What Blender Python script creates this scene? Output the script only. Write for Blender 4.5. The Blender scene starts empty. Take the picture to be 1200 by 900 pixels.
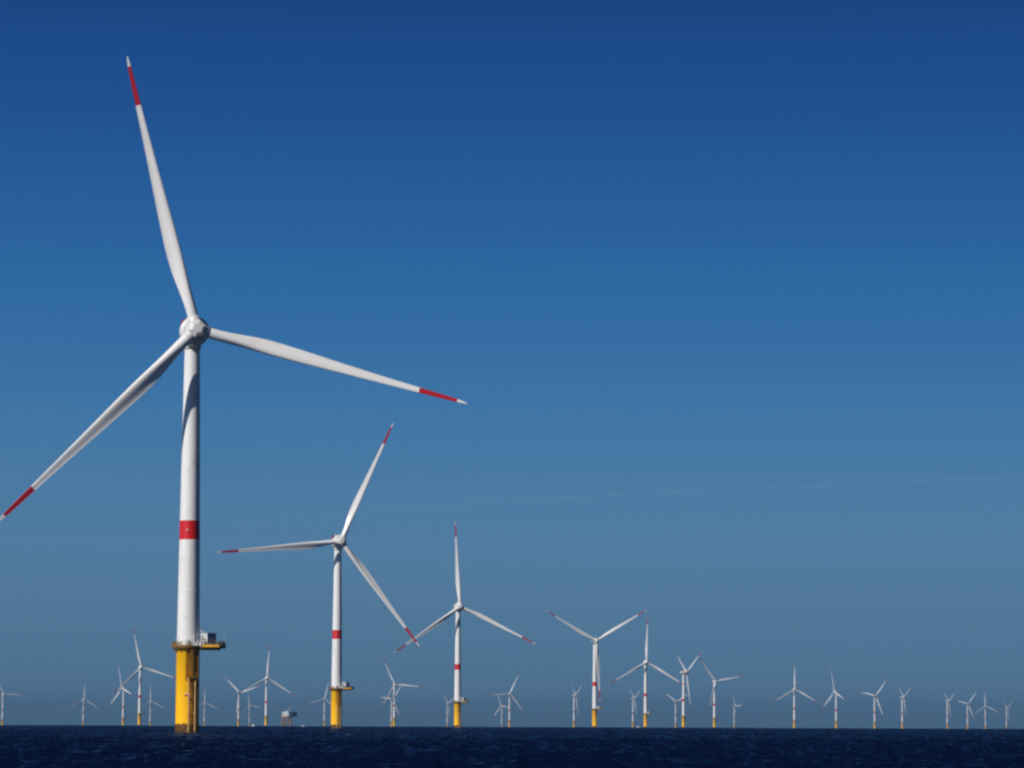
import bpy, bmesh, math, random
import numpy as np
from mathutils import Vector, Matrix

R = math.radians
SC = bpy.context.scene
COL = SC.collection
EARTH = 7.4e6            # effective earth radius with refraction: far turbines stand beyond the sea horizon
EYE = 2.4                # eye height above the water, from a small boat

# ------------------------------------------------------------------ camera
cam = bpy.data.cameras.new('camera')
cam.lens = 114.0
cam.sensor_width = 36.0
cam.clip_start = 0.5
cam.clip_end = 400000.0
cam_ob = bpy.data.objects.new('camera', cam)
cam_ob.matrix_world = (Matrix.Translation((0, 0, EYE)) @ Matrix.Rotation(R(90 + 5.998), 4, 'X')
                       @ Matrix.Rotation(R(0.215), 4, 'Z'))
COL.objects.link(cam_ob)
SC.camera = cam_ob

# ------------------------------------------------------------------ world
SUN_AZ = 225.0           # degrees, anticlockwise from +X
SUN_EL = 35.5
W = bpy.data.worlds.new('World')
SC.world = W
W.use_nodes = True
nt = W.node_tree
nt.nodes.clear()
w_out = nt.nodes.new('ShaderNodeOutputWorld')
w_bg = nt.nodes.new('ShaderNodeBackground')
w_bg.inputs['Strength'].default_value = 0.10
sky = nt.nodes.new('ShaderNodeTexSky')
sky.sky_type = 'NISHITA'
sky.sun_disc = False
sky.sun_elevation = R(SUN_EL)
sky.sun_rotation = R(90 - SUN_AZ)
sky.air_density = 1.0
sky.dust_density = 0.0
sky.ozone_density = 3.0
# the deep, clear, polarised blue of the day: the sky's own colour filtered by elevation
tc = nt.nodes.new('ShaderNodeTexCoord')
sep = nt.nodes.new('ShaderNodeSeparateXYZ')
nt.links.new(tc.outputs['Generated'], sep.inputs[0])
mr = nt.nodes.new('ShaderNodeMapRange')
mr.inputs['From Min'].default_value = 0.0
mr.inputs['From Max'].default_value = 0.5
nt.links.new(sep.outputs['Z'], mr.inputs['Value'])
ramp = nt.nodes.new('ShaderNodeValToRGB')
SKY_FILTER = [
    (0.0000, (0.0739, 0.1892, 0.5129)),
    (0.0178, (0.0974, 0.2193, 0.5326)),
    (0.0573, (0.1106, 0.2297, 0.4840)),
    (0.1124, (0.1396, 0.2697, 0.4973)),
    (0.1751, (0.1221, 0.2846, 0.5078)),
    (0.2346, (0.0930, 0.2743, 0.5128)),
    (0.2885, (0.0730, 0.2521, 0.5008)),
    (0.3618, (0.0542, 0.2027, 0.4545)),
    (0.4351, (0.0428, 0.1562, 0.3868)),
    (0.6200, (0.0240, 0.0880, 0.2200)),
    (1.0, (0.0150, 0.0520, 0.1350))]
ramp.color_ramp.interpolation = 'CARDINAL'
els = ramp.color_ramp.elements
els[0].position, els[0].color = SKY_FILTER[0][0], (*SKY_FILTER[0][1], 1)
els[1].position, els[1].color = SKY_FILTER[-1][0], (*SKY_FILTER[-1][1], 1)
for p, c in SKY_FILTER[1:-1]:
    e = els.new(p)
    e.color = (*c, 1)
nt.links.new(mr.outputs[0], ramp.inputs[0])
mul = nt.nodes.new('ShaderNodeMix')
mul.data_type = 'RGBA'
mul.blend_type = 'MULTIPLY'
mul.inputs['Factor'].default_value = 1.0
side = nt.nodes.new('ShaderNodeMath')                     # the polariser evens out the brightening away from the sun
side.operation = 'MULTIPLY_ADD'
nt.links.new(sep.outputs['X'], side.inputs[0])
side.inputs[1].default_value = -0.42
side.inputs[2].default_value = 1.0
even = nt.nodes.new('ShaderNodeVectorMath')
even.operation = 'SCALE'
nt.links.new(sky.outputs[0], even.inputs[0])
nt.links.new(side.outputs[0], even.inputs['Scale'])
nt.links.new(even.outputs[0], mul.inputs['A'])
nt.links.new(ramp.outputs[0], mul.inputs['B'])
nt.links.new(mul.outputs['Result'], w_bg.inputs['Color'])
nt.links.new(w_bg.outputs[0], w_out.inputs['Surface'])

# ------------------------------------------------------------------ sun
sl = bpy.data.lights.new('sun', 'SUN')
sl.energy = 4.3
sl.angle = R(0.53)
sl.color = (1.0, 0.955, 0.90)
sun = bpy.data.objects.new('sun', sl)
sd = Vector((math.cos(R(SUN_EL)) * math.cos(R(SUN_AZ)), math.cos(R(SUN_EL)) * math.sin(R(SUN_AZ)), math.sin(R(SUN_EL))))
sun.rotation_euler = sd.to_track_quat('Z', 'Y').to_euler()
sun.location = (0, 0, 300)
COL.objects.link(sun)

SC.view_settings.view_transform = 'Standard'
SC.view_settings.look = 'None'
SC.view_settings.gamma = 1.0
SC.view_settings.exposure = 0.0
SC.view_settings.use_curve_mapping = False
SC.cycles.volume_bounces = 0
SC.cycles.max_bounces = 8
SC.cycles.filter_width = 2.5

# ================================================================== materials
def newmat(name):
    m = bpy.data.materials.new(name)
    m.use_nodes = True
    n = m.node_tree
    b = n.nodes['Principled BSDF']
    return m, n, b


def node(n, kind, **kw):
    x = n.nodes.new(kind)
    for k, v in kw.items():
        if k in x.inputs:
            x.inputs[k].default_value = v
        else:
            setattr(x, k, v)
    return x


def mth(n, op, a, b=None, c=None, clamp=False):
    x = n.nodes.new('ShaderNodeMath')
    x.operation = op
    x.use_clamp = clamp
    for i, v in enumerate((a, b, c)):
        if v is None:
            continue
        if isinstance(v, (int, float)):
            x.inputs[i].default_value = v
        else:
            n.links.new(v, x.inputs[i])
    return x.outputs[0]


def mixc(n, fac, a, b):
    x = n.nodes.new('ShaderNodeMix')
    x.data_type = 'RGBA'
    for key, v in (('Factor', fac), ('A', a), ('B', b)):
        s = x.inputs[key] if key != 'Factor' else x.inputs[0]
        if key == 'A':
            s = x.inputs[6]
        if key == 'B':
            s = x.inputs[7]
        if isinstance(v, tuple):
            s.default_value = (*v, 1)
        elif isinstance(v, (int, float)):
            s.default_value = v
        else:
            n.links.new(v, s)
    return x.outputs[2]


def smooth(n, v, lo, hi):
    x = n.nodes.new('ShaderNodeMapRange')
    x.interpolation_type = 'SMOOTHSTEP'
    x.inputs['From Min'].default_value = lo
    x.inputs['From Max'].default_value = hi
    n.links.new(v, x.inputs['Value'])
    return x.outputs[0]


def objcoord(n, scale=(1, 1, 1)):
    t = n.nodes.new('ShaderNodeTexCoord')
    mp = n.nodes.new('ShaderNodeMapping')
    mp.inputs['Scale'].default_value = scale
    n.links.new(t.outputs['Object'], mp.inputs[0])
    return mp.outputs[0], t.outputs['Object']


def noise(n, vec, scale, detail=3.0, rough=0.55):
    x = n.nodes.new('ShaderNodeTexNoise')
    x.inputs['Scale'].default_value = scale
    x.inputs['Detail'].default_value = detail
    x.inputs['Roughness'].default_value = rough
    n.links.new(vec, x.inputs['Vector'])
    return x.outputs['Fac']


def weathered(name, base, dirt, amount, rough=0.4, stretch=(1.2, 1.2, 0.07), metallic=0.0):
    """Paint with faint rain streaks and blotches of its own."""
    m, n, b = newmat(name)
    v, raw = objcoord(n, stretch)
    f = smooth(n, noise(n, v, 1.0, 4.0), 0.48, 0.80)
    f2 = smooth(n, noise(n, raw, 0.35, 3.0), 0.50, 0.78)
    k = mth(n, 'MULTIPLY', mth(n, 'MAXIMUM', f, f2), amount)
    n.links.new(mixc(n, k, base, dirt), b.inputs['Base Color'])
    b.inputs['Roughness'].default_value = rough
    b.inputs['Metallic'].default_value = metallic
    return m


WHITE = weathered('white_tower_paint', (0.78, 0.775, 0.76), (0.50, 0.48, 0.43), 0.45, 0.38)
WHITE_BLADE = weathered('white_blade_gelcoat', (0.81, 0.80, 0.785), (0.58, 0.56, 0.53), 0.25, 0.32, (0.9, 0.9, 0.05))
WHITE_NACELLE = weathered('white_nacelle_paint', (0.66, 0.655, 0.64), (0.42, 0.41, 0.38), 0.40, 0.42, (0.8, 0.8, 0.3))
RED = weathered('red_band_paint', (0.60, 0.008, 0.010), (0.42, 0.015, 0.015), 0.35, 0.42)
RED_BLADE = weathered('red_blade_paint', (0.44, 0.012, 0.022), (0.34, 0.02, 0.03), 0.3, 0.40)
GREY = weathered('grey_galvanised_steel', (0.36, 0.37, 0.38), (0.22, 0.19, 0.16), 0.5, 0.5, (2, 2, 0.5), 0.0)
DARK = weathered('dark_steel', (0.055, 0.055, 0.06), (0.10, 0.06, 0.035), 0.5, 0.55, (2, 2, 0.5))
LIGHT = weathered('light_grey_paint', (0.66, 0.67, 0.66), (0.40, 0.37, 0.32), 0.4, 0.42, (2, 2, 0.4))
SHADE_BLUE = weathered('shade_blue_paint', (0.10, 0.17, 0.30), (0.08, 0.10, 0.14), 0.4, 0.45, (2, 2, 0.4))
RUSTY = weathered('rust_stained_steel', (0.20, 0.095, 0.014), (0.085, 0.035, 0.012), 0.8, 0.6, (2.5, 2.5, 0.8))
ORANGE = weathered('orange_yellow_paint', (0.34, 0.16, 0.035), (0.16, 0.07, 0.02), 0.6, 0.5, (0.5, 0.5, 0.1))
YELLOW = weathered('yellow_steel_paint', (0.86, 0.44, 0.012), (0.40, 0.18, 0.02), 0.6, 0.45, (2.5, 2.5, 0.6))
OCHRE = weathered('worn_ochre_paint', (0.27, 0.15, 0.025), (0.14, 0.06, 0.02), 0.8, 0.55, (2.5, 2.5, 0.6))
LADDER = weathered('worn_yellow_ladder_paint', (0.42, 0.24, 0.03), (0.16, 0.07, 0.02), 0.8, 0.55, (2.5, 2.5, 0.6))
PALE_RUST = weathered('pale_worn_fender_paint', (0.62, 0.40, 0.16), (0.28, 0.12, 0.04), 0.6, 0.5, (3, 3, 0.5))
MARINE_WHITE = weathered('white_boat_paint', (0.80, 0.80, 0.79), (0.5, 0.48, 0.45), 0.3, 0.35, (1, 1, 0.4))
SHADE_NAVY = weathered('shade_navy_paint', (0.03, 0.05, 0.10), (0.06, 0.05, 0.05), 0.4, 0.4)
WINDOW, _n, _b = newmat('dark_window_glass')
_b.inputs['Base Color'].default_value = (0.02, 0.025, 0.03, 1)
_b.inputs['Roughness'].default_value = 0.08


def transition_paint(name, sector_amt):
    """Yellow marine paint: a browner streaked sector behind the access ladder, an algae-dark splash zone at the waterline."""
    m, n, b = newmat(name)
    v, raw = objcoord(n, (2.2, 2.2, 0.16))
    s = n.nodes.new('ShaderNodeSeparateXYZ')
    n.links.new(raw, s.inputs[0])
    x, y, z = s.outputs
    yel = (0.95, 0.50, 0.002)
    base = mixc(n, mth(n, 'MULTIPLY', smooth(n, noise(n, v, 0.9, 4), 0.52, 0.8), 0.22), yel, (0.70, 0.30, 0.004))
    small = mth(n, 'MULTIPLY', smooth(n, noise(n, raw, 0.8, 4), 0.69, 0.76), 0.5)
    base = mixc(n, small, base, (0.36, 0.13, 0.01))
    # browner streaked sector on the ladder side
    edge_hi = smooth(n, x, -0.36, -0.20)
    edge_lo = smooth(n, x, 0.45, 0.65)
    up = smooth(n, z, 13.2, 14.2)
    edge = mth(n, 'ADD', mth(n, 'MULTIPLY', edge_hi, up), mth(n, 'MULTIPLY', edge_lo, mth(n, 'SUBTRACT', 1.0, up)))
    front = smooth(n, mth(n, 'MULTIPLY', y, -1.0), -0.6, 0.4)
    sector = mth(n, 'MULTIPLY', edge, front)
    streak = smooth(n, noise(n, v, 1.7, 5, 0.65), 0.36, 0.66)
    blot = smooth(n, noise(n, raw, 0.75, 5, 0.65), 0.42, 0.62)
    amt = mth(n, 'MULTIPLY', sector, mth(n, 'ADD', 0.62 * sector_amt, mth(n, 'MULTIPLY', mth(n, 'MAXIMUM', streak, blot), 0.36 * sector_amt)))
    brown = mixc(n, streak, (0.46, 0.17, 0.006), (0.24, 0.075, 0.006))
    base = mixc(n, amt, base, brown)
    # splash zone
    wob = mth(n, 'MULTIPLY', mth(n, 'SUBTRACT', noise(n, raw, 0.9, 4), 0.5), 1.2)
    zz = mth(n, 'ADD', z, wob)
    wet = mth(n, 'SUBTRACT', 1.0, smooth(n, zz, 2.05, 2.6))
    algae = mixc(n, smooth(n, noise(n, objcoord(n, (0.8, 0.8, 2.5))[0], 1.4, 4), 0.40, 0.65), (0.045, 0.022, 0.006), (0.17, 0.070, 0.008))
    base = mixc(n, wet, base, algae)
    n.links.new(base, b.inputs['Base Color'])
    b.inputs['Roughness'].default_value = 0.6
    b.inputs['Specular IOR Level'].default_value = 0.25
    return m


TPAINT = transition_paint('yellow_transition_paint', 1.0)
TPAINT_FAINT = transition_paint('yellow_transition_paint_fainter', 0.45)  # same paint with a weaker brown sector


# ================================================================== mesh helpers
class MB:
    """Collects shapes into one mesh."""

    def __init__(self):
        self.v, self.f, self.s = [], [], []

    def add(self, verts, faces, smooth=False):
        o = len(self.v)
        self.v += [tuple(p) for p in verts]
        self.f += [tuple(i + o for i in f) for f in faces]
        self.s += [smooth] * len(faces)

    def box(self, c, size, rot=None, bev=0.0):
        x, y, z = (s / 2 for s in size)
        bm = bmesh.new()
        bmesh.ops.create_cube(bm, size=1.0)
        bmesh.ops.scale(bm, vec=size, verts=bm.verts)
        if bev > 0:
            bmesh.ops.bevel(bm, geom=bm.edges[:], offset=bev, segments=2, affect='EDGES', profile=0.6)
        M = Matrix.Translation(c) @ (rot if rot is not None else Matrix())
        bm.verts.ensure_lookup_table()
        bm.verts.index_update()
        self.add([M @ p.co for p in bm.verts], [[p.index for p in f.verts] for f in bm.faces])
        bm.free()

    def tube(self, a, b, r, seg=8, r2=None, caps=True):
        a, b = Vector(a), Vector(b)
        d = (b - a).normalized()
        u = d.orthogonal().normalized()
        w = d.cross(u)
        r2 = r if r2 is None else r2
        vs = []
        for p, q in ((a, r), (b, r2)):
            for k in range(seg):
                t = 2 * math.pi * k / seg
                vs.append(p + (u * math.cos(t) + w * math.sin(t)) * q)
        self.add(vs, [[k, (k + 1) % seg, seg + (k + 1) % seg, seg + k] for k in range(seg)], True)
        if caps:
            self.add(vs[:seg][::-1], [list(range(seg))])
            self.add(vs[seg:], [list(range(seg))])

    def path(self, pts, r, seg=6, closed=False):
        n = len(pts)
        for i in range(n if closed else n - 1):
            self.tube(pts[i], pts[(i + 1) % n], r, seg)

    def lathe(self, prof, seg=48, M=None, cap0=True, cap1=True, smooth=True):
        """prof: (radius, height) pairs round Z."""
        M = M or Matrix()
        vs = []
        for r, z in prof:
            for k in range(seg):
                t = 2 * math.pi * k / seg
                vs.append(M @ Vector((r * math.cos(t), r * math.sin(t), z)))
        fs = []
        for i in range(len(prof) - 1):
            for k in range(seg):
                a, b = i * seg + k, i * seg + (k + 1) % seg
                fs.append([a, b, b + seg, a + seg])
        self.add(vs, fs, smooth)
        if cap0:
            self.add(vs[:seg][::-1], [list(range(seg))])
        if cap1:
            self.add(vs[-seg:], [list(range(seg))])

    def loft(self, rings, cap0=True, cap1=True):
        seg = len(rings[0])
        vs = [p for r in rings for p in r]
        fs = []
        for i in range(len(rings) - 1):
            for k in range(seg):
                a, b = i * seg + k, i * seg + (k + 1) % seg
                fs.append([a, b, b + seg, a + seg])
        self.add(vs, fs, True)
        if cap0:
            self.add(rings[0][::-1], [list(range(seg))])
        if cap1:
            self.add(rings[-1], [list(range(seg))])

    def prism(self, poly, z0, z1):
        n = len(poly)
        vs = [(x, y, z0) for x, y in poly] + [(x, y, z1) for x, y in poly]
        self.add(vs, [[k, (k + 1) % n, n + (k + 1) % n, n + k] for k in range(n)] + [list(range(n))[::-1], list(range(n, 2 * n))])

    def build(self, name, mat, parent=None, M=None):
        me = bpy.data.meshes.new(name)
        me.from_pydata(self.v, [], self.f)
        me.polygons.foreach_set('use_smooth', self.s)
        me.materials.append(mat)
        me.update()
        o = bpy.data.objects.new(name, me)
        COL.objects.link(o)
        if parent is not None:
            o.parent = parent
        if M is not None:
            o.matrix_local = M
        return o


def empty(name, loc, rz=0.0):
    o = bpy.data.objects.new(name, None)
    o.empty_display_size = 2.0
    o.location = loc
    o.rotation_euler = (0, 0, rz)
    COL.objects.link(o)
    return o


def tag(o, label=None, cat=None, group=None, kind=None):
    if label:
        o['label'] = label
    if cat:
        o['category'] = cat
    if group:
        o['group'] = group
    if kind:
        o['kind'] = kind
    return o


def part(mesh_of, parent, M=None):
    """A linked copy of a part for another turbine."""
    o = mesh_of.copy()
    COL.objects.link(o)
    o.parent = parent
    o.matrix_parent_inverse = Matrix()
    o.matrix_local = M if M is not None else mesh_of.matrix_local.copy()
    return o


def sea_z(x, y):
    return -(x * x + y * y) / (2 * EARTH)


# ================================================================== the sea
def wave_set():
    rng = np.random.default_rng(11)
    waves = []
    for L in np.geomspace(0.9, 8.0, 90):
        slope = 0.036 * rng.uniform(0.6, 1.3) * (1.0 if L < 4.5 else (4.5 / L) ** 0.8)
        th = R(80) + rng.normal(0, 0.80)
        waves.append((2 * math.pi / L, slope * L / (2 * math.pi), th, rng.uniform(0, 2 * math.pi), L, 1e9))
    for L in np.geomspace(8.0, 70.0, 60):                     # longer, lower swell: what still reads far out
        slope = (0.022 if L < 25 else 0.014) * rng.uniform(0.6, 1.3)
        th = R(80) + rng.normal(0, 0.55)
        waves.append((2 * math.pi / L, slope * L / (2 * math.pi), th, rng.uniform(0, 2 * math.pi), L, L))
    return waves


def build_sea():
    fine = np.arange(-11.0, 11.0001, 0.045)
    coarse = np.concatenate([np.arange(12, 30, 1.0), np.arange(30, 331, 6.0), np.arange(331, 349, 1.0)])
    az = np.radians(np.concatenate([fine, coarse]))          # bearings clockwise from +Y
    r0 = np.geomspace(1.5, 110.0, 130, endpoint=False)
    r1 = np.concatenate([np.geomspace(110.0, 600.0, 1150, endpoint=False), np.geomspace(600.0, 6500.0, 1000, endpoint=False)])
    r2 = np.geomspace(6500.0, 32000.0, 90)
    rr = np.concatenate([r0, r1, r2])
    nr, na = len(rr), len(az)
    A, B = np.meshgrid(az, rr)
    X, Y = B * np.sin(A), B * np.cos(A)
    Z = np.zeros_like(X)
    DX = np.zeros_like(X)
    DY = np.zeros_like(X)
    dr = np.gradient(rr)[:, None]
    dense = (np.arange(na) < len(fine))[None, :]
    dl = np.where(dense, B * R(0.045), B * R(6.0))
    step = np.maximum(dr, dl * 0.45)
    for k, a, th, ph, L, far in wave_set():
        keep = np.clip((L / step - 2.0) / 1.5, 0, 1)
        if far < 1e8:
            keep = keep * np.clip((9.0 - L / step) / 4.0, 0.0, 1.0)
        if not keep.any():
            continue
        p = k * (X * math.cos(th) + Y * math.sin(th)) + ph
        c = np.cos(p)
        Z += keep * a * c
        sn = keep * a * 0.75 * np.sin(p)
        DX -= sn * math.cos(th)
        DY -= sn * math.sin(th)
    gust = 0.85 + 0.25 * np.sin(X * 0.021 + 1.3) * np.sin(Y * 0.0063 + X * 0.004 + 0.4) + 0.15 * np.sin(Y * 0.017 - X * 0.011)
    Z *= gust
    Z += -(X * X + Y * Y) / (2 * EARTH)
    X, Y = X + DX, Y + DY
    co = np.stack([X, Y, Z], -1).reshape(-1, 3).astype(np.float32)
    i = np.arange(nr - 1)[:, None] * na + np.arange(na)[None, :]
    j = np.arange(nr - 1)[:, None] * na + ((np.arange(na) + 1) % na)[None, :]
    quads = np.stack([i, i + na, j + na, j], -1).reshape(-1, 4)
    # close the middle, under the boat
    me = bpy.data.meshes.new('sea')
    nv, nq = len(co) + 1, len(quads)
    co = np.vstack([co, [[0, 0, 0]]]).astype(np.float32)
    tri = np.stack([np.full(na, nv - 1), np.arange(na), (np.arange(na) + 1) % na], -1)
    me.vertices.add(nv)
    me.vertices.foreach_set('co', co.ravel())
    me.loops.add(nq * 4 + na * 3)
    me.loops.foreach_set('vertex_index', np.concatenate([quads[:, ::-1].ravel(), tri[:, ::-1].ravel()]).astype(np.int32))
    me.polygons.add(nq + na)
    starts = np.concatenate([np.arange(nq) * 4, nq * 4 + np.arange(na) * 3]).astype(np.int32)
    me.polygons.foreach_set('loop_start', starts)
    me.polygons.foreach_set('use_smooth', np.ones(nq + na, dtype=bool))
    me.update(calc_edges=True)
    me.validate()
    o = bpy.data.objects.new('sea', me)
    COL.objects.link(o)
    m, n, b = newmat('sea_water')
    n.nodes.remove(b)
    # small wind ripples as slopes of the water, in rows drawn out along the wind
    geo = n.nodes.new('ShaderNodeNewGeometry')
    total = geo.outputs['Normal']
    for sc, str_, amp in ((1.0, (2.0, 0.30, 1.0), 1.45), (1.0, (0.45, 0.055, 1.0), 1.1)):
        v, raw = objcoord(n, str_)
        t = n.nodes.new('ShaderNodeTexNoise')
        t.inputs['Scale'].default_value = sc
        t.inputs['Detail'].default_value = 5.0
        t.inputs['Roughness'].default_value = 0.65
        n.links.new(v, t.inputs['Vector'])
        sub = n.nodes.new('ShaderNodeVectorMath')
        sub.operation = 'SUBTRACT'
        n.links.new(t.outputs['Color'], sub.inputs[0])
        sub.inputs[1].default_value = (0.5, 0.56, 0.5)
        sca = n.nodes.new('ShaderNodeVectorMath')
        sca.operation = 'MULTIPLY'
        n.links.new(sub.outputs[0], sca.inputs[0])
        sca.inputs[1].default_value = (amp, amp, 0.0)
        ad = n.nodes.new('ShaderNodeVectorMath')
        ad.operation = 'ADD'
        n.links.new(total, ad.inputs[0])
        n.links.new(sca.outputs[0], ad.inputs[1])
        total = ad.outputs[0]
    bp = n.nodes.new('ShaderNodeVectorMath')
    bp.operation = 'NORMALIZE'
    n.links.new(total, bp.inputs[0])
    df = n.nodes.new('ShaderNodeBsdfDiffuse')
    df.inputs['Color'].default_value = (0.0017, 0.0055, 0.024, 1)
    gl = n.nodes.new('ShaderNodeBsdfGlossy')
    gl.inputs['Color'].default_value = (0.66, 0.82, 0.98, 1)
    gl.inputs['Roughness'].default_value = 0.10
    fr = n.nodes.new('ShaderNodeFresnel')
    fr.inputs['IOR'].default_value = 1.333
    for q in (df, gl, fr):
        n.links.new(bp.outputs[0], q.inputs['Normal'])
    mx = n.nodes.new('ShaderNodeMixShader')
    # the polarised light of the day takes most of the glancing reflection away
    n.links.new(mth(n, 'MULTIPLY', mth(n, 'POWER', fr.outputs[0], 1.05), 0.37), mx.inputs[0])
    n.links.new(df.outputs[0], mx.inputs[1])
    n.links.new(gl.outputs[0], mx.inputs[2])
    n.links.new(mx.outputs[0], n.nodes['Material Output'].inputs['Surface'])
    me.materials.append(m)
    tag(o, 'dark navy open sea with small choppy ripples', 'sea', kind='structure')
    return o


build_sea()

# ================================================================== the air over the sea
HAZE_DENSITY = 3.8e-5
HAZE_COLOR = (0.157, 0.310, 0.485)


def build_haze():
    mb = MB()
    x, z0, z1 = 33000.0, -75.0, 196.0
    mb.box((0, 0, (z0 + z1) / 2), (2 * x, 2 * x, z1 - z0))
    m = bpy.data.materials.new('sea_air')
    m.use_nodes = True
    n = m.node_tree
    n.nodes.clear()
    out = n.nodes.new('ShaderNodeOutputMaterial')
    v = n.nodes.new('ShaderNodeVolumePrincipled')
    v.inputs['Color'].default_value = (*HAZE_COLOR, 1)
    v.inputs['Density'].default_value = HAZE_DENSITY
    v.inputs['Anisotropy'].default_value = 0.0
    n.links.new(v.outputs[0], out.inputs['Volume'])
    o = mb.build('haze', m)
    tag(o, 'thin pale sea haze dimming the farthest turbines', 'haze', kind='stuff')


build_haze()

# ================================================================== wind turbine (metres; +X right, -Y towards the wind)
HUB_H = 107.0
OVER = 6.9               # hub centre ahead of the tower axis
RAD = 75.5               # rotor radius
DECK = 22.9              # working platform height
T0, T1 = 3.03, 2.05      # tower radius at platform and at top
TOP = 102.4


def tower_r(z):
    t = (z - DECK) / (TOP - DECK)
    return T0 + (T1 - T0) * (0.80 * t + 0.20 * t * t)


BAND = (51.2, 56.3)


def make_tower():
    mb = MB()
    lo = [(tower_r(z), z) for z in np.linspace(DECK - 0.6, BAND[0], 9)]
    hi = [(tower_r(z), z) for z in np.linspace(BAND[1], TOP, 12)]
    mb.lathe(lo, 56)
    mb.lathe(hi, 56)
    for z in (37.5, 78.0):                                   # flange joints between sections
        r = tower_r(z)
        mb.lathe([(r + 0.002, z - 0.14), (r + 0.035, z - 0.12), (r + 0.035, z + 0.12), (r + 0.002, z + 0.14)], 56, cap0=False, cap1=False)
        return mb.build('tower', WHITE)


def make_tower_band(parent):
    mb = MB()
    mb.lathe([(tower_r(z), z) for z in np.linspace(BAND[0], BAND[1], 5)], 56, cap0=False, cap1=False)
    return mb.build('red_band', RED, parent)


def ang(deg, r, z):
    """Point on the turbine: 0 deg faces the viewer (-Y), positive to the right."""
    return Vector((r * math.sin(R(deg)), -r * math.cos(R(deg)), z))


def make_door(parent):
    mb = MB()
    a = 63.0
    r = T0
    rot = Matrix.Rotation(R(a), 4, 'Z')
    mb.box(ang(a, r + 0.02, DECK + 1.5), (1.1, 0.16, 2.3), rot, 0.03)
    mb.box(ang(a, r + 0.20, DECK + 2.75), (1.5, 0.7, 0.08), rot)
    return mb.build('door', GREY, parent)


def make_tower_lamp(parent):
    mb = MB()
    z = 53.7
    r = tower_r(z)
    mb.box(ang(-7, r + 0.15, z), (0.34, 0.34, 0.50), Matrix.Rotation(R(-7), 4, 'Z'), 0.05)
    return mb.build('obstruction_lamp', LIGHT, parent)


TPR = 3.08


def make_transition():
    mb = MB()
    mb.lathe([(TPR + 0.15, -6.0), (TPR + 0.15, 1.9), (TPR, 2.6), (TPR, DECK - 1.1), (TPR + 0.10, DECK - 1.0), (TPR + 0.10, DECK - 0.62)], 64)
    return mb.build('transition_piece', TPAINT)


LAND = 22.0              # bearing of the boat landing on the transition piece


def make_boat_landing(parent):
    mb = MB()
    rot = Matrix.Rotation(R(LAND), 4, 'Z')
    w, d = 0.88, 1.15
    for s in (-1, 1):
        p = lambda z: rot @ Vector((s * w, -(TPR + d), z))
        q = lambda z: rot @ Vector((s * w * 0.9, -(TPR - 0.25), z))
        mb.tube(p(-4), p(13.6), 0.19, 12)
        mb.tube(p(13.6), q(14.6), 0.19, 12)
        for z in (1.2, 5.2, 9.3, 12.8):
            mb.tube(p(z), q(z), 0.15, 8)
    return mb.build('boat_landing', PALE_RUST, parent)


def make_ladder(parent):
    mb = MB()
    rot = Matrix.Rotation(R(LAND), 4, 'Z')
    def P(x, d, z): return rot @ Vector((x, -(TPR + d), z))
    for s in (-1, 1):
        mb.tube(P(s * 0.28, 0.55, -1), P(s * 0.28, 0.55, DECK + 0.6), 0.045, 6)
        for z in np.arange(2, DECK, 4.0):
            mb.tube(P(s * 0.28, 0.55, z), P(s * 0.28, -0.3, z), 0.04, 6)
    for z in np.arange(-0.8, DECK + 0.4, 0.33):
        mb.tube(P(-0.28, 0.55, z), P(0.28, 0.55, z), 0.025, 5, caps=False)
    for z in np.arange(15.6, DECK - 0.6, 0.9):               # safety hoops
        mb.path([P(0.38 * math.sin(t), 0.55 + 0.42 * (1 - math.cos(t)) , z) for t in np.linspace(-math.pi, math.pi, 13)], 0.025, 5)
    for x in (-0.3, 0.0, 0.3):
        mb.tube(P(x, 1.35, 15.6), P(x, 1.35, DECK - 0.8), 0.022, 5)
    mb.box(P(0, 0.75, 14.55), (2.1, 1.7, 0.10), rot)          # rest platform
    for s in (-1, 1):
        for dd in (0.0, 1.55):
            mb.tube(P(s * 1.0, dd, 14.6), P(s * 1.0, dd, 15.7), 0.03, 6)
        mb.tube(P(s * 1.0, 0.0, 15.7), P(s * 1.0, 1.55, 15.7), 0.03, 6)
        mb.tube(P(s * 1.0, 0.0, 15.15), P(s * 1.0, 1.55, 15.15), 0.02, 6)
    return mb.build('ladder', LADDER, parent)


def make_cable_tube(parent):
    mb = MB()
    a = 57.0
    pts = [ang(a, TPR + 0.35, -5), ang(a, TPR + 0.35, DECK - 1.6), ang(a, TPR - 0.05, DECK - 1.1)]
    mb.path(pts, 0.17, 10)
    for z in (3, 9, 15, 20):
        mb.tube(ang(a, TPR - 0.1, z), ang(a, TPR + 0.35, z), 0.10, 6)
    return mb.build('cable_tube', LADDER, parent)


def make_number_plate(parent):
    mb = MB()
    a = 1.0
    rot = Matrix.Rotation(R(a), 4, 'Z')
    mb.box(ang(a, TPR + 0.05, 9.85), (0.80, 0.06, 0.40), rot)
    o = mb.build('marker_plate', RED_BLADE, parent)
    w = MB()
    w.box(ang(a, TPR + 0.05, 10.2), (0.80, 0.06, 0.24), rot)
    w.build('white_strip', LIGHT, o)
    return o


def deck_outline(k=0.0):
    """Round walkway that widens into a laydown deck on the right."""
    r = 4.35 + k
    pts = []
    for t in range(38, 323, 12):                              # round part, bearing measured from +X
        pts.append((r * math.cos(R(t)), r * math.sin(R(t))))
    x1 = 9.9 + k
    y0, y1 = -3.9 - k, 3.3 + k
    pts += [(4.2, y0), (x1 - 1.2, y0), (x1, y0 + 1.2), (x1, y1 - 1.2), (x1 - 1.2, y1), (4.2, y1)]
    return pts


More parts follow.
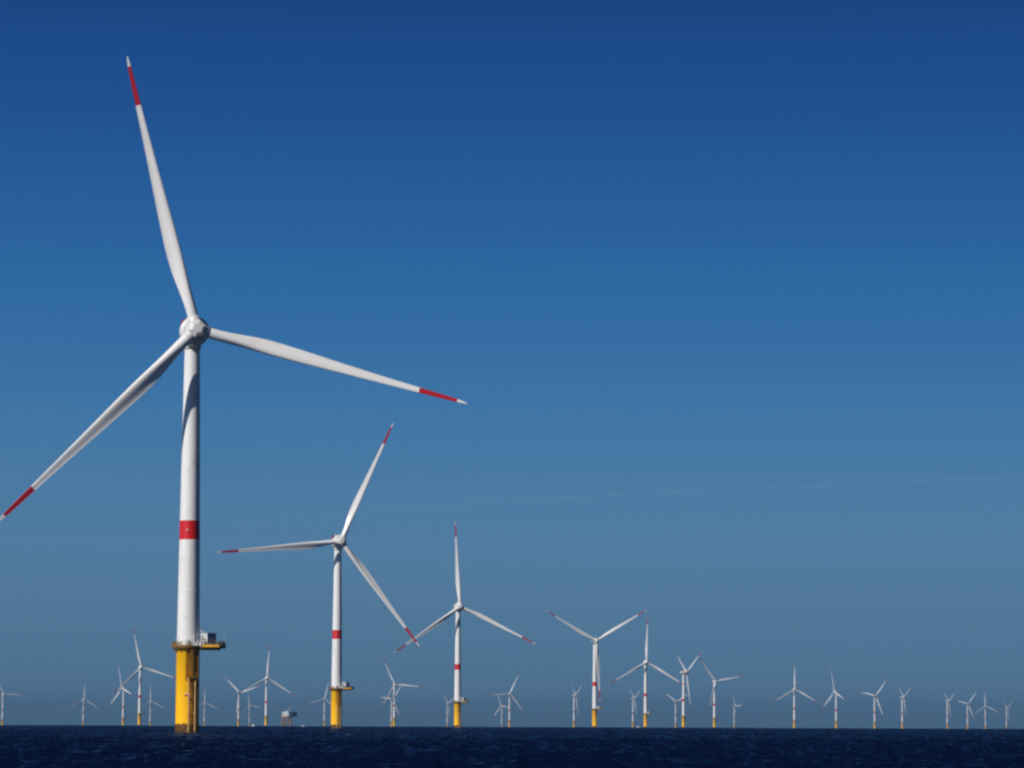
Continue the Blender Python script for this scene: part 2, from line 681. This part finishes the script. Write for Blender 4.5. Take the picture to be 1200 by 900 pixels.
def make_platform():
    mb = MB()
    mb.prism(deck_outline(), DECK - 0.30, DECK)
    out = deck_outline(-0.15)
    mb.prism(out, DECK - 0.55, DECK - 0.303)
    for y in (-2.6, 0.0, 2.4):                                # cantilever girders under the deck
        mb.box((5.6, y, DECK - 0.78), (5.6, 0.28, 0.44))
    for t in range(60, 310, 30):
        d = Vector((math.cos(R(t)), math.sin(R(t)), 0))
        mb.tube(d * TPR + Vector((0, 0, DECK - 1.9)), d * 4.0 + Vector((0, 0, DECK - 0.58)), 0.10, 6)
    return mb.build('work_platform', RUSTY)


def make_railing(parent):
    mb = MB()
    out = [Vector((x, y, DECK)) for x, y in deck_outline(-0.10)]
    n = len(out)
    posts = []
    for i in range(n):
        a, b = out[i], out[(i + 1) % n]
        m = max(1, round((b - a).length / 1.0))
        for k in range(m):
            posts.append(a.lerp(b, k / m))
    up = Vector((0, 0, 1))
    for p in posts:
        mb.tube(p, p + up * 1.15, 0.035, 6)
    for h, r in ((1.15, 0.04), (0.62, 0.03)):
        mb.path([p + up * h for p in out], r, 6, True)
    for i in range(n):                                        # toe boards
        a, b = out[i], out[(i + 1) % n]
        d = b - a
        mb.box((a + b) / 2 + up * 0.15, (d.length, 0.03, 0.28), Matrix.Rotation(math.atan2(d.y, d.x), 4, 'Z'))
    return mb.build('railing', OCHRE, parent)


def make_kick_plate(parent):
    mb = MB()
    mb.box((6.5, -4.02, DECK + 0.02), (4.3, 0.06, 0.60))
    mb.box((6.5, -4.06, DECK + 0.26), (4.3, 0.05, 0.10))
    return mb.build('kick_plate', YELLOW, parent)


def make_gratings(parent):
    """Mesh infill panels of the railing on the left of the walkway."""
    mb = MB()
    out = [Vector((x, y, DECK)) for x, y in deck_outline(-0.14)]
    sel = [p for p in out if p.x < -0.4]
    for a, b in zip(sel[:-1], sel[1:]):
        for k in np.linspace(0, 1, 7):
            p = a.lerp(b, k)
            mb.tube(p + Vector((0, 0, 0.28)), p + Vector((0, 0, 1.12)), 0.03, 5, caps=False)
        for h in np.arange(0.3, 1.1, 0.2):
            mb.tube(a + Vector((0, 0, h)), b + Vector((0, 0, h)), 0.03, 5, caps=False)
    return mb.build('mesh_panel', RUSTY, parent)


def make_cabinet(parent):
    mb = MB()
    rot = Matrix.Rotation(R(-24), 4, 'Z')
    mb.box((1.75, -3.55, DECK + 1.55), (1.15, 0.75, 2.9), rot, 0.04)
    mb.box((1.75, -3.55, DECK + 3.05), (1.3, 0.9, 0.10), rot)
    mb.box((0.35, -3.75, DECK + 0.95), (0.8, 0.5, 1.5), Matrix.Rotation(R(-12), 4, 'Z'), 0.04)
    mb.box((3.0, -3.35, DECK + 0.85), (0.9, 0.7, 1.5), Matrix.Rotation(R(-30), 4, 'Z'), 0.04)
    return mb.build('switch_cabinet', GREY, parent)


LAMP_POSTS = ((2.9, -3.9, 3.6), (4.6, -3.6, 3.3), (9.7, -2.4, 2.8), (-3.2, -2.7, 2.6))


def make_lamp_post(parent, x, y, h):
    mb = MB()
    mb.tube((x, y, DECK), (x, y, DECK + h), 0.055, 6)
    mb.box((x + 0.12, y, DECK + h), (0.42, 0.18, 0.14))
    return mb.build('lamp_post', GREY, parent)


def make_container(parent):
    mb = MB()
    c = Vector((5.8, -1.7, DECK + 2.05))
    rot = Matrix.Rotation(R(-38), 4, 'Z')
    mb.box(c, (1.5, 3.3, 2.7), rot, 0.04)
    for q in (-1.3, 1.3):
        mb.box(c + rot @ Vector((0, q, -1.72)), (1.5, 0.2, 0.60), rot)
    for i in (-1, 1):                                         # corner posts and roof frame
        for t in (-1, 1):
            mb.box(c + rot @ Vector((i * 0.74, t * 1.63, 0)), (0.16, 0.16, 2.9), rot)
    for t in (-1, 1):
        mb.box(c + rot @ Vector((t * 0.76, 0, 1.36)), (0.12, 3.08, 0.14), rot)
    o = mb.build('equipment_container', LIGHT, parent)
    d = MB()
    d.box(c + rot @ Vector((0.77, 0.0, 0.0)), (0.06, 2.7, 2.2), rot)  # shade of the container's right face, put into a blue sheet
    d.build('shaded_side', SHADE_BLUE, o)
    v = MB()
    v.box(c + rot @ Vector((0.83, -0.1, -0.15)), (0.06, 1.7, 1.1), rot)
    v.build('hatch', LIGHT, o)
    return o


def make_crane(parent):
    mb = MB()
    b = Vector((3.75, -1.6, DECK))
    mb.tube(b, b + Vector((0, 0, 2.6)), 0.24, 12)
    mb.box(b + Vector((0, 0, 2.9)), (0.7, 0.7, 0.7), None, 0.05)
    j = b + Vector((0.1, 0, 3.15))
    k = b + Vector((-0.2, -0.1, 4.3))
    mb.tube(j, k, 0.13, 8)
    mb.tube(k, Vector((4.6, -1.3, DECK + 3.6)), 0.10, 8)
    mb.tube(j, b + Vector((0.55, -0.05, 3.9)), 0.07, 8)
    return mb.build('davit_crane', LIGHT, parent)


def make_winch(parent):
    mb = MB()
    mb.box((4.55, -2.5, DECK + 0.9), (1.0, 0.9, 1.3), None, 0.06)
    mb.tube((4.1, -2.95, DECK + 1.75), (5.0, -2.95, DECK + 1.75), 0.22, 12)
    return mb.build('winch', DARK, parent)


def make_skid(parent):
    mb = MB()
    for x, y, w, h in ((2.55, -3.75, 0.5, 1.0), (3.6, -3.55, 0.7, 0.8), (4.35, -3.4, 0.5, 1.2)):
        mb.box((x, y, DECK + h / 2 + 0.05), (w, 0.5, h), None, 0.03)
    for x in (2.2, 3.0, 3.8, 4.6):
        mb.tube((x, -3.8, DECK), (x, -3.8, DECK + 1.9), 0.05, 6)
    for z in (1.0, 1.9):
        mb.tube((2.2, -3.8, DECK + z), (4.6, -3.8, DECK + z), 0.05, 6)
    mb.tube((4.6, -3.8, DECK + 1.9), (5.4, -3.2, DECK + 0.6), 0.07, 8)
    mb.tube((2.9, -3.5, DECK + 1.35), (4.5, -3.5, DECK + 1.35), 0.16, 10)
    return mb.build('equipment_skid', LIGHT, parent)


def make_baskets(parent):
    mb = MB()
    mb.box((8.75, -1.9, DECK + 0.62), (1.5, 2.6, 1.15), None, 0.05)
    mb.box((9.0, 1.4, DECK + 0.55), (1.2, 1.8, 1.0), None, 0.05)
    for y in (-2.9, -2.3, -1.7, -1.1):
        mb.box((8.75, y, DECK + 1.22), (1.56, 0.12, 0.08))
    return mb.build('storage_box', DARK, parent)


# ---- nacelle, hub, blades: built with the rotor axis along -Y at the origin of the tower top
AX = HUB_H
TILT = R(3.0)


def axis_M():
    """Frame at the hub: local -Y is the rotor axis, tilted a little upwards."""
    return Matrix.Translation((0, -OVER, HUB_H)) @ Matrix.Rotation(-TILT, 4, 'X')


def ring_yz(y, w, h, zc, n=32, p=3.2):
    pts = []
    for k in range(n):
        t = 2 * math.pi * k / n
        c, s = math.cos(t), math.sin(t)
        x = w * math.copysign(abs(c) ** (2 / p), c)
        z = h * math.copysign(abs(s) ** (2 / p), s)
        pts.append((x, y, z + zc))
    return pts


def make_nacelle():
    mb = MB()
    TY = Matrix.Rotation(R(90), 4, 'X')                        # lathe axis Z -> -Y
    # generator drum behind the hub
    mb.lathe([(1.9, -1.9), (3.1, -2.0), (3.75, -2.2), (3.95, -2.55), (3.95, -4.5), (3.7, -4.85), (2.7, -4.95)][::-1], 64, TY)
    rings = [ring_yz(4.9, 2.5, 2.5, 0.1), ring_yz(5.4, 2.85, 2.95, 0.15), ring_yz(7.6, 2.95, 3.05, 0.2),
             ring_yz(11.0, 2.8, 2.9, 0.3), ring_yz(13.0, 2.4, 2.4, 0.5), ring_yz(13.7, 1.8, 1.8, 0.6)]
    mb.loft([r[::-1] for r in rings])
    mb.box((0, 7.4, 3.7), (3.2, 1.6, 1.1), None, 0.1)         # cooler on the roof
    for s in (-1, 1):
        mb.tube((s * 1.3, 7.6, 4.0), (s * 1.3, 7.6, 5.6), 0.06, 6)
    # yaw collar on top of the tower (below the axis)
    mb.lathe([(2.2, -4.25), (2.3, -4.1), (2.3, -2.3)], 48, Matrix.Translation((0, OVER, 0)))
    return mb.build('nacelle', WHITE_NACELLE)


def make_hoist_deck(parent):
    mb = MB()
    mb.box((0, 11.2, 3.32), (4.4, 4.2, 0.16))
    for x0, y0, x1, y1 in ((-2.2, 9.1, 2.2, 9.1), (-2.2, 13.3, 2.2, 13.3), (-2.2, 9.1, -2.2, 13.3), (2.2, 9.1, 2.2, 13.3)):
        for z in (3.8, 4.4):
            mb.tube((x0, y0, z), (x1, y1, z), 0.06, 6)
        for k in np.linspace(0, 1, 5):
            mb.tube((x0 + (x1 - x0) * k, y0 + (y1 - y0) * k, 3.3), (x0 + (x1 - x0) * k, y0 + (y1 - y0) * k, 4.4), 0.05, 6)
    return mb.build('hoist_platform', RED_BLADE, parent)


def make_hub():
    mb = MB()
    TY = Matrix.Rotation(R(90), 4, 'X')
    T6 = TY @ Matrix.Rotation(R(0), 4, 'Z')
    mb.lathe([(2.2, -1.95), (2.55, -1.7), (2.55, 1.75), (2.35, 2.15)], 6, T6, smooth=False, cap1=False)
    mb.lathe([(2.35, 2.15), (1.5, 2.55), (0.9, 2.62)], 6, T6, smooth=False, cap0=False)   # six-sided cast nose
    for k in range(3):                                         # blade bearings
        M = Matrix.Rotation(R(120 * k), 4, 'Y')
        mb.lathe([(1.66, 0.6), (1.66, 2.7), (1.58, 2.8), (1.56, 3.55), (1.45, 3.6)], 40, M @ Matrix.Translation((0, -0.1, 0)))
    return mb.build('hub', WHITE_NACELLE)


STATIONS = [  # r, chord, thickness ratio, circle blend, twist deg
    (3.5, 2.90, 1.0, 1.0, 10), (5.0, 2.90, 1.0, 1.0, 10), (7.5, 2.95, 0.92, 0.80, 10), (10.5, 3.16, 0.76, 0.46, 10),
    (13.5, 3.50, 0.58, 0.20, 9.5), (16.5, 3.85, 0.45, 0.05, 9), (20.0, 4.06, 0.37, 0.0, 8.5), (24.0, 4.02, 0.33, 0.0, 8),
    (29.0, 3.72, 0.29, 0.0, 7.5), (36.0, 3.20, 0.26, 0.0, 5.5), (43.0, 2.66, 0.24, 0.0, 4.5), (52.0, 2.06, 0.22, 0.0, 3),
    (62.0, 1.52, 0.20, 0.0, 2), (69.0, 1.20, 0.19, 0.0, 1.5), (72.5, 0.92, 0.18, 0.0, 1.2), (74.6, 0.52, 0.18, 0.0, 1), (75.5, 0.12, 0.18, 0.0, 1)]
STA = np.array(STATIONS)


def blade_ring(r, n=36):
    ch, tc, circ, tw = (np.interp(r, STA[:, 0], STA[:, i]) for i in range(1, 5))
    tw = R(tw + 1.5)
    pre = -3.0 * (max(r - 5, 0) / 70.0) ** 2.3 - 0.040 * r   # prebend and cone towards the wind
    pts = []
    for k in range(n):
        a = 2 * math.pi * k / n
        s = (1 - math.cos(a)) / 2                              # 0 at the leading edge
        yt = 5 * tc * (0.2969 * math.sqrt(s) - 0.126 * s - 0.3516 * s * s + 0.2843 * s ** 3 - 0.1015 * s ** 4)
        cam = 0.16 * s * (1 - s) * (0.35 + s) * 0.9
        side = 1 if math.sin(a) >= 0 else -1                   # + is the suction side (downwind)
        if side < 0:
            yt *= 1 - 0.75 * s * s                             # hollow towards the trailing edge on the pressure side
        ya = cam + side * yt
        xa = 0.34 - s
        xc, yc = 0.5 * math.cos(a), 0.5 * math.sin(a)
        x = ch * (circ * xc + (1 - circ) * xa)
        y = ch * (circ * yc + (1 - circ) * ya)
        X = x * math.cos(tw) + y * math.sin(tw)
        Y = -x * math.sin(tw) + y * math.cos(tw)
        pts.append((X, Y + pre, r * 0.994))
    return pts


RB = (62.1, 72.7)


def make_blade():
    mb = MB()
    inner = sorted(set(list(np.linspace(3.5, 24, 24)) + list(np.linspace(25.5, RB[0], 22))))
    mb.loft([blade_ring(r) for r in inner])
    mb.loft([blade_ring(r) for r in (RB[1], 73.6, 74.3, 74.9, 75.3, 75.5)])
    return mb.build('blade', WHITE_BLADE)


def make_blade_band(parent):
    mb = MB()
    mb.loft([blade_ring(r) for r in np.linspace(RB[0], RB[1], 7)])
    return mb.build('red_band', RED_BLADE, parent)


SITES = [  # x, y (m), yaw (deg), angle of the first blade (deg, anticlockwise from the right), label
    (-85.9, 865.3, 14.1, 105.4, 'largest and nearest white wind turbine, whole yellow base with ladder and platform in view'),
    (-99.9, 1867.2, 18.0, 66.4, 'second tallest wind turbine, one blade level to the left and one crossing a farther blade'),
    (-47.1, 2886.7, 15.9, 94.0, 'third tallest wind turbine, one blade straight up, red tips and yellow base'),
    (103.8, 4026.4, 15.5, 31.1, 'wind turbine with two blades raised in a wide Y and the third along its tower'),
    (220.7, 5335.2, 12.6, 88.8, 'upright blade wind turbine just right of the one with a wide Y'),
    (333.8, 6295.9, 108.9, 150.0, 'side on wind turbine with bright yellow base, between the upright one and the tilted one'),
    (468.0, 7488.4, 26.4, 10.0, 'wind turbine with one blade level right and one leaning up left'),
    (1031.0, 15041.2, 111.1, 176.0, 'very small pale wind turbine just right of the one with a level right blade'),
    (770.8, 8858.5, 9.0, 90.0, 'tallest turbine of the right hand row, one blade pointing straight up'),
    (950.2, 9516.0, -63.7, 101.0, 'small wind turbine in the right hand row seen edge on, rotor facing left'),
    (1174.2, 10517.2, 133.6, 130.0, 'small wind turbine in the right hand row with one blade up right, on orange base'),
    (1324.0, 11023.3, 103.1, 150.0, 'small side on wind turbine alone between two gaps on the right hand horizon'),
    (1655.6, 12361.8, 104.3, 150.0, 'first of the four tiny wind turbines at the far right, nearly side on'),
    (1872.8, 13365.1, 130.0, 130.0, 'second of the four tiny wind turbines at the far right, blade up right'),
    (2097.6, 14406.9, 5.7, 93.0, 'third of the four tiny wind turbines at the far right, rotor square on'),
    (2382.8, 15667.7, 101.3, 150.0, 'rightmost and tiniest wind turbine on the horizon'),
    (-680.3, 5973.7, 20.5, 103.0, 'wind turbine left of the big yellow base, its right blade running behind that base'),
    (-1097.8, 9232.2, -51.2, 104.0, 'small edge on wind turbine at a blade tip, left of the big yellow base'),
    (-1494.1, 13506.0, 20.3, 92.0, 'tiny faint wind turbine directly left of the big yellow base'),
    (-1673.7, 12764.2, 21.5, 88.0, 'small wind turbine alone in the gap on the left, blade straight up'),
    (-1716.9, 11011.7, 33.8, -2.0, 'leftmost wind turbine at the picture edge with a level blade'),
    (-1332.0, 14172.8, 19.4, 92.0, 'tiny faint wind turbine directly right of the big yellow base'),
    (-863.8, 10341.3, 157.8, 162.0, 'wind turbine with a blade leaning up left, left of the small white boat'),
    (-542.2, 7224.4, 18.3, 87.0, 'wind turbine with blade straight up, just left of the offshore substation'),
    (-1232.1, 15365.0, 24.6, 103.0, 'faint little wind turbine standing right beside the small white boat'),
    (-697.4, 12196.6, 13.3, 77.0, 'faint small wind turbine half hidden at the left of the second tallest turbine base'),
    (-296.6, 8294.5, 16.0, 116.0, 'front turbine of the overlapping pair, level right blade, between second and third tallest'),
    (-452.0, 12357.4, 145.1, 127.0, 'rear paler turbine of the overlapping pair between second and third tallest turbines'),
    (-277.1, 14233.4, 116.1, 150.0, 'faint tiny turbine touching the left side of the third tallest turbine base'),
    (-4.0, 10238.8, 14.0, 65.0, 'wind turbine with blade up right, right of the third tallest one'),
    (-41.8, 15323.9, -49.8, 110.0, 'tiny edge on turbine left of the one with blade up right near mid picture'),
    (207.5, 10690.5, 105.9, 150.0, 'lone thin side on turbine left of the turbine with a wide Y'),
    (438.1, 11681.2, 107.8, 150.0, 'faint thin turbine close left of the upright turbine beside the wide Y one'),
    (657.1, 12991.6, 140.1, 150.0, 'faint small turbine close left of the side on turbine with bright yellow base'),
]


def rotor_M(theta):
    # blade built along +Z; image angle theta is anticlockwise from the right
    return axis_M() @ Matrix.Rotation(-R(theta - 90.0), 4, 'Y')


GROUP = 'wind turbines of the offshore farm'
P = {}
for i, (x, y, yaw, th, label) in enumerate(SITES):
    root = empty('wind_turbine', (x, y, sea_z(x, y)))
    tag(root, label, 'wind turbine', GROUP)
    Y = Matrix.Rotation(R(yaw), 4, 'Z')
    near = i < 5
    if i == 0:
        P['tower'] = make_tower()
        P['tband'] = make_tower_band(P['tower'])
        P['lamp'] = make_tower_lamp(P['tower'])
        P['door'] = make_door(P['tower'])
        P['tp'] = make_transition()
        P['landing'] = make_boat_landing(P['tp'])
        P['ladder'] = make_ladder(P['tp'])
        P['cable'] = make_cable_tube(P['tp'])
        P['plate'] = make_number_plate(P['tp'])
        P['deck'] = make_platform()
        P['rail'] = make_railing(P['deck'])
        P['mesh'] = make_gratings(P['deck'])
        P['kick'] = make_kick_plate(P['deck'])
        P['cab'] = make_cabinet(P['deck'])
        P['cont'] = make_container(P['deck'])
        P['crane'] = make_crane(P['deck'])
        P['winch'] = make_winch(P['deck'])
        P['posts'] = [make_lamp_post(P['deck'], *q) for q in LAMP_POSTS]
        P['skid'] = make_skid(P['deck'])
        P['store'] = make_baskets(P['deck'])
        P['nac'] = make_nacelle()
        P['hub'] = make_hub()
        P['blade'] = make_blade()
        P['bband'] = make_blade_band(P['blade'])
        for k in ('tower', 'tp', 'deck'):
            P[k].parent = root
        P['nac'].parent = root
        P['nac'].matrix_local = Y @ axis_M()
        P['hoist'] = make_hoist_deck(P['nac'])
        P['hub'].parent = root
        P['hub'].matrix_local = Y @ rotor_M(th)
        P['blade'].parent = root
        P['blade'].matrix_local = Y @ rotor_M(th)
        for q in (1, 2):
            b = part(P['blade'], root, Y @ rotor_M(th + 120 * q))
            part(P['bband'], b, Matrix())
        P['tp_faint'] = P['tp'].copy()
        P['tp_faint'].data = P['tp'].data.copy()
        P['tp_faint'].data.materials[0] = TPAINT_FAINT
        continue
    t = part(P['tower'], root, Matrix())
    part(P['tband'], t, Matrix())
    tp = part(P['tp_faint'], root, Matrix())
    dk = part(P['deck'], root, Matrix())
    part(P['rail'], dk, Matrix())
    if near:
        for k in ('lamp', 'door'):
            part(P[k], t, Matrix())
        for k in ('landing', 'ladder', 'cable'):
            part(P[k], tp, Matrix())
        for k in ('mesh', 'kick', 'cab', 'cont', 'crane', 'winch', 'skid', 'store'):
            part(P[k], dk, Matrix())
        for q in P['posts']:
            part(q, dk, Matrix())
    nc = part(P['nac'], root, Y @ axis_M())
    part(P['hoist'], nc, Matrix())
    part(P['hub'], root, Y @ rotor_M(th))
    for q in (0, 1, 2):
        b = part(P['blade'], root, Y @ rotor_M(th + 120 * q))
        part(P['bband'], b, Matrix())


# ================================================================== offshore substation
def at_bearing(deg, dist):
    return dist * math.sin(R(deg)), dist * math.cos(R(deg))


SUB_PAINT = weathered('pale_grey_topside_paint', (0.60, 0.60, 0.58), (0.34, 0.31, 0.27), 0.5, 0.45, (0.3, 0.3, 0.1))


def build_substation():
    x, y = at_bearing(-3.90, 9800.0)
    root = empty('offshore_substation', (x, y, sea_z(x, y)))
    tag(root, 'offshore substation, white box topside on orange legs, left of the second tallest turbine', 'substation')
    jk = MB()
    w0, w1 = 13.0, 11.0
    def leg(sx, sy, z, k=0.0): return Vector((-5 + sx * (w0 + (w1 - w0) * z / 29), sy * (w0 + (w1 - w0) * z / 29), z))
    for sx in (-1, 1):
        for sy in (-1, 1):
            jk.tube(leg(sx, sy, -8), leg(sx, sy, 29), 1.9, 14)
    for z0, z1 in ((0, 14), (14, 28)):
        for s in (-1, 1):
            for a, b in (((-1, s), (1, s)), ((s, -1), (s, 1))):
                jk.tube(leg(*a, z0), leg(*b, z1), 0.95, 8)
                jk.tube(leg(*b, z0), leg(*a, z1), 0.95, 8)
                jk.tube(leg(*a, z1), leg(*b, z1), 0.6, 8)
    rot = Matrix.Rotation(R(-38), 4, 'Z')
    jk.box(Vector((-4.5, 0, 30.0)), (25, 25, 4.0), rot, 0.3)
    jk.build('jacket', ORANGE, root)
    def q(px, py, pz): return rot @ Vector((px, py, pz))
    td = MB()
    td.box(q(0, 0, 32.8), (32, 30, 1.2), rot)
    td.box(q(-1, 0, 39.0), (25, 26, 11.0), rot, 0.3)
    for z in (36.5, 41.0):
        td.box(q(-1, 0, z), (27.5, 28.5, 0.5), rot)
    td.box(q(-6, 3, 46.0), (9, 13, 2.8), rot, 0.2)
    td.build('topside', SUB_PAINT, root)
    wp = MB()
    wp.box(q(17.5, 1, 36.5), (7.0, 27, 12.6), rot, 0.2)  # right side of the topside, its shade put into the navy colour
    wp.box(q(18.5, 1, 44.2), (9.0, 20, 1.6), rot)
    for z in (31.5, 36.5, 41.5):
        wp.box(q(18, 1, z), (8.4, 29, 0.5), rot)
    for yy in (-12, -4, 4, 12):
        wp.tube(q(21, yy, 30.5), q(21, yy, 43.5), 0.35, 8)
    wp.build('shaded_block', SHADE_NAVY, root)
    cr = MB()
    cr.tube(q(8, -6, 45), q(8, -6, 55), 1.0, 12)
    cr.box(q(8, -6, 56), (3.4, 3.0, 3.0), rot, 0.2)
    for s in (-0.7, 0.7):
        cr.tube(q(8, -6 + s, 56.5), q(24, -9 + s * 0.4, 63.5), 0.32, 8)
    for k in range(8):
        a, b = k / 8, (k + 1) / 8
        cr.tube(q(8 + 16 * a, -6.7 - 2.6 * a, 56.5 + 7 * a), q(8 + 16 * b, -5.3 - 3.4 * b, 56.5 + 7 * b), 0.14, 6)
    cr.build('deck_crane', GREY, root)
    ms = MB()
    for px, py, h in ((-8, 8, 62), (3, 10, 57)):
        ms.tube(q(px, py, 45.5), q(px, py, h), 0.35, 8, 0.15)
        ms.tube(q(px - 1.5, py, h - 4), q(px + 1.5, py, h - 4), 0.12, 6)
    ms.build('mast', GREY, root)


build_substation()


# ================================================================== boats
def boat(deg, dist, heading, L, beam, label):
    x, y = at_bearing(deg, dist)
    root = empty('workboat', (x, y, sea_z(x, y)), R(heading))
    tag(root, label, 'boat', 'small boats on the horizon')
    h = MB()
    secs = [(-0.5, 0.92, 0.0), (-0.3, 1.0, 0.0), (0.1, 1.0, 0.06), (0.32, 0.72, 0.30), (0.45, 0.32, 0.62), (0.5, 0.06, 0.85)]
    rings = []
    fr = 0.42 * beam
    for t, w, s in secs:
        bw = beam / 2 * w
        rings.append([(t * L, -bw, fr * (1 + 0.45 * s)), (t * L, -bw * 0.82, 0.1), (t * L, -bw * 0.3, -0.6 + s), (t * L, bw * 0.3, -0.6 + s),
                      (t * L, bw * 0.82, 0.1), (t * L, bw, fr * (1 + 0.45 * s))])
    h.loft(rings)
    h.build('hull', MARINE_WHITE, root)
    c = MB()
    c.box((-0.02 * L, 0, fr + 0.22 * beam), (0.36 * L, beam * 0.78, 0.46 * beam), None, 0.08)
    c.box((0.03 * L, 0, fr + 0.58 * beam), (0.20 * L, beam * 0.62, 0.30 * beam), None, 0.08)
    wh = c.build('wheelhouse', MARINE_WHITE, root)
    g = MB()
    g.box((0.03 * L, 0, fr + 0.60 * beam), (0.203 * L, beam * 0.625, 0.13 * beam))
    g.build('window', WINDOW, wh)
    m = MB()
    m.tube((-0.02 * L, 0, fr + 0.72 * beam), (-0.05 * L, 0, fr + 1.25 * beam), 0.09, 6)
    m.tube((-0.04 * L, -0.2 * beam, fr + 0.98 * beam), (-0.04 * L, 0.2 * beam, fr + 0.98 * beam), 0.06, 6)
    m.build('mast', GREY, root)


boat(-4.515, 4300.0, -62, 6.2, 2.7, 'tiny white boat on the horizon between the big yellow base and the offshore substation')
boat(2.235, 4600.0, 8, 10.0, 2.2, 'low pale boat on the horizon at the foot of the upright blade turbine')
boat(-3.64, 4700.0, 30, 6.5, 2.1, 'faint little boat on the horizon right of the offshore substation')


# ================================================================== contrail
def build_contrail():
    D = 110000.0
    dirs = [(-0.1556, 0.98645, 0.05216), (-0.0785, 0.99500, 0.06182), (0.0001, 0.99763, 0.06886), (0.0788, 0.99424, 0.07273), (0.1560, 0.98484, 0.07586)]
    pts = [Vector(d) * D for d in dirs]
    pts = [pts[0].lerp(pts[1], 0.85)] + pts[1:] + [pts[-1] + (pts[-1] - pts[-2]) * 1.5]
    mb = MB()
    rings = []
    n = 12
    fine = []
    for a, b in zip(pts[:-1], pts[1:]):
        for k in range(10):
            fine.append(a.lerp(b, k / 10))
    rnd = random.Random(4)
    for i, p in enumerate(fine):
        d = (fine[min(i + 1, len(fine) - 1)] - fine[max(i - 1, 0)]).normalized()
        u = d.orthogonal().normalized()
        w = d.cross(u)
        r = 62.0 * (0.7 + 0.6 * rnd.random()) * min(1.0, 0.08 + i / 22)
        rings.append([p + (u * math.cos(2 * math.pi * k / n) + w * math.sin(2 * math.pi * k / n)) * r for k in range(n)])
    mb.loft(rings)
    m = bpy.data.materials.new('contrail_ice')
    m.use_nodes = True
    nn = m.node_tree
    nn.nodes.clear()
    out = nn.nodes.new('ShaderNodeOutputMaterial')
    v = nn.nodes.new('ShaderNodeVolumePrincipled')
    v.inputs['Color'].default_value = (0.95, 0.97, 1, 1)
    v.inputs['Density'].default_value = 0.00042
    nn.links.new(v.outputs[0], out.inputs['Volume'])
    o = mb.build('contrail', m)
    tag(o, 'faint thin white contrail rising slowly to the right across the blue sky', 'contrail')


build_contrail()
